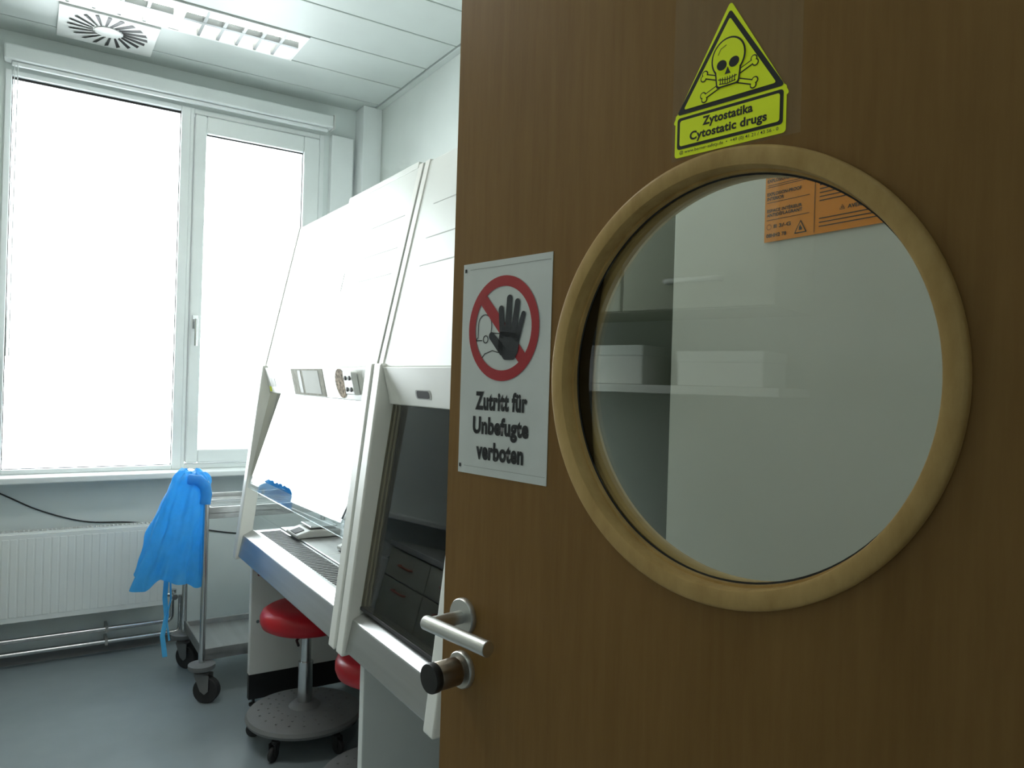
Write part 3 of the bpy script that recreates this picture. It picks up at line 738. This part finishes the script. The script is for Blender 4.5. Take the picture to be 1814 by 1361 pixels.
for z in (.028, .022, .016, .004, -.002, -.008, -.014, -.020, -.047, -.053, -.059): poly(bm, [(-.028, z), (.205, z), (.205, z+.0015), (-.028, z+.0015)], yy)
poly(bm, [(-.0365, -.066), (-.0355, -.066), (-.0355, .072), (-.0365, .072)], yy)
stroke(bm, [(-.119+.0042*math.cos(2*PI*i/16), -.045+.0042*math.sin(2*PI*i/16)) for i in range(17)], .0006, yy)
fin('rules', bm, K, t, local=True)
for cx_, cz_, s in ((-.060, -.054, .9), (.010, -.0355, .33), (.010, .041, .33)):
    bm = bmesh.new(); poly(bm, rounded([(cx_-.013*s, cz_-.010*s), (cx_+.013*s, cz_-.010*s), (cx_, cz_+.013*s)], .0012*s), yy); fin('hazard_triangle', bm, K, t, local=True)
    bm = bmesh.new(); poly(bm, rounded([(cx_-.0098*s, cz_-.0082*s), (cx_+.0098*s, cz_-.0082*s), (cx_, cz_+.0095*s)], .0008*s), yy-.0003); fin('triangle_field', bm, M['orange'], t, local=True)
    bm = bmesh.new(); poly(bm, [(cx_-.003*s, cz_-.005*s), (cx_+.003*s, cz_-.005*s), (cx_+.0035*s, cz_-.001*s), (cx_+.001*s, cz_+.001*s), (cx_, cz_+.005*s), (cx_-.0025*s, cz_)], yy-.0006); fin('flame', bm, K, t, local=True)

# ------------------------------------------------------------ left side bench (seen in the reflections)
before = set(bpy.data.objects)
def bench_unit(label, y0, w):
    t = thing('bench_unit', label, 'cabinet', (-.77, y0+w/2, 0), 0, 'cream bench units along the left wall')
    fin('body', B(-1.09, -.47, y0+.004, y0+w-.004, .08, .725), M['card'], t)
    fin('plinth', B(-1.08, -.52, y0+.004, y0+w-.004, 0, .08), M['grey'], t)
    h = w/2
    for k in range(2):
        a = y0+.006+k*h; b = a+h-.01
        for nm, z0, z1, hz_ in (('drawer', .56, .715, .64), ('door', .095, .55, .50)):
            d = fin(nm, B(-.469, -.450, a, b, z0, z1), M['cream'], t, bevel=.002)
            m_ = (a+b)/2
            fin('handle', tube(bmesh.new(), bend([(-.45, m_-.07, hz_), (-.425, m_-.07, hz_), (-.425, m_+.07, hz_), (-.45, m_+.07, hz_)], .01, 3), .006, 10), M['redplastic'], d, smooth=True)
    return t
u1 = bench_unit('cream bench unit with red handles on the left wall, nearest the doorway', 1.0, 1.03)
dup(u1, (-.77, 2.55, 0), 'middle cream bench unit with red handles along the left wall')
dup(u1, (-.77, 3.585, 0), 'cream bench unit with red handles reflected in the dark sash, nearest the window')
tag(fin('worktop', B(-1.095, -.43, .99, 4.095, .727, .757), M['bench'], bevel=.003), 'grey laminate worktop running along the left wall', 'worktop')
def cupboard(y0, w, label):
    t = thing('wall_cupboard', label, 'cupboard', (-.94, y0+w/2, 1.6), 0, 'cream wall cupboards on the left wall')
    fin('body', B(-1.095, -.80, y0+.003, y0+w-.003, 1.63, 2.38), M['cream'], t)
    for k in range(2):
        a = y0+.004+k*w/2; b = a+w/2-.008; d = fin('door', B(-.799, -.78, a, b, 1.632, 2.378), M['cream'], t, bevel=.002)
        m_ = (a+b)/2; fin('handle', tube(bmesh.new(), bend([(-.78, m_-.08, 1.71), (-.755, m_-.08, 1.71), (-.755, m_+.08, 1.71), (-.78, m_+.08, 1.71)], .01, 3), .008, 10), M['card'], d, smooth=True)
    return t
k1 = cupboard(.92, .95, 'cream wall cupboard reflected in the round door window, nearest the doorway')
dup(k1, (-.94, .92+.475+.96, 1.6), 'middle cream wall cupboard above the open shelf')
dup(k1, (-.94, .92+.475+1.92, 1.6), 'cream wall cupboard on the left wall, nearest the window')
tag(fin('wall_shelf', B(-1.095, -.82, .92, 3.79, 1.385, 1.41), M['card'], bevel=.002), 'long white shelf below the wall cupboards', 'shelf')
for i, (y, w, h, lab) in enumerate(((.98, .26, .10, 'low white carton on the shelf, nearest the doorway'), (1.36, .30, .12, 'wide white carton beside the low carton on the shelf'), (1.80, .22, .14, 'tall white carton in the middle of the shelf'), (2.3, .3, .11, 'white carton standing alone towards the window on the shelf'))):
    t = thing('carton', lab, 'box', (-.95, y+w/2, 1.41), 0, 'cartons on the wall shelf')
    fin('box', B(-1.05, -.86, y, y+w, 1.411, 1.411+h), M['card'], t, bevel=.002); fin('lid', B(-1.053, -.857, y-.003, y+w+.003, 1.411+h-.03, 1.411+h+.003), M['white'], t, bevel=.002)
t = thing('monitor', 'black computer monitor on the left worktop reflected in the dark sash', 'monitor', (-.75, 3.75, .757), R(-20))
fin('stand', B(-.82, -.66, 3.66, 3.84, .758, .77), M['black'], t, bevel=.003); fin('neck', B(-.78, -.75, 3.73, 3.77, .77, .93), M['black'], t)
fin('bezel', B(-.76, -.73, 3.51, 3.99, .86, 1.17), M['black'], t, bevel=.004); fin('screen', B(-.7299, -.7285, 3.525, 3.975, .875, 1.155), M['screen'], t)
for y, lab in ((1.15, 'white plastic bottle on the left worktop, nearest the doorway'), (1.24, 'white plastic bottle next to the doorway bottle')):
    t = thing('bottle', lab, 'bottle', (-.60, y, .757)); bm = bmesh.new()
    lathe_closed(bm, [(.035, .001), (.037, .01), (.037, .13), (.030, .15), (.014, .16), (.014, .175)], (-.60, y, .757), 28); fin('body', bm, M['white'], t, smooth=True)
    bm = bmesh.new(); lathe_closed(bm, [(.017, .165), (.017, .19), (.014, .193)], (-.60, y, .757), 20); fin('cap', bm, M['white'], t, smooth=True)
for o in set(bpy.data.objects)-before:
    if o.parent is None: o.location.x += .148

# ------------------------------------------------------------ light
w = bpy.data.worlds.new('sky'); scene.world = w; w.use_nodes = True
bg = w.node_tree.nodes['Background']; bg.inputs[0].default_value = (.90, .98, 1.0, 1); bg.inputs[1].default_value = 17.0
for i, (xa, xb, za, zb) in enumerate(((-.09, .63, .93, 2.77), (.765, 1.275, 1.01, 2.67))):
    l = bpy.data.lights.new('window_portal', 'AREA'); l.shape = 'RECTANGLE'; l.size = xb-xa; l.size_y = zb-za
    o = bpy.data.objects.new('window_portal', l); C.objects.link(o); o.location = ((xa+xb)/2, 4.40, (za+zb)/2); o.rotation_euler = (R(-90), 0, 0)
    l.cycles.is_portal = True
for nm, loc, e, sx, sy in (('corridor_fill', (-.9, -1.0, 2.58), .4, 1.0, .3), ('room_fill', (.80, .78, 2.95), 3.6, .5, .25), ('room_fill', (.0, 2.3, 2.95), 11, .9, .25)):  # added fill lights out of view, brightening door, refrigerator and room
    l = bpy.data.lights.new(nm, 'AREA'); l.shape = 'RECTANGLE'; l.size = sx; l.size_y = sy; l.energy = e; l.color = (1, .98, .92)
    o = bpy.data.objects.new(nm, l); C.objects.link(o); o.location = loc

# ------------------------------------------------------------ camera
cd = bpy.data.cameras.new('camera'); cam = bpy.data.objects.new('camera', cd); C.objects.link(cam); scene.camera = cam
cd.sensor_width = 36; cd.lens = 36*1330/1814; cd.clip_start = .02
cam.matrix_world = Matrix.Translation((0, 0, 1.40)) @ Matrix.Rotation(R(-32.8), 4, 'Z') @ Matrix.Rotation(R(90), 4, 'X') @ Matrix.Rotation(R(1.72), 4, 'Z')
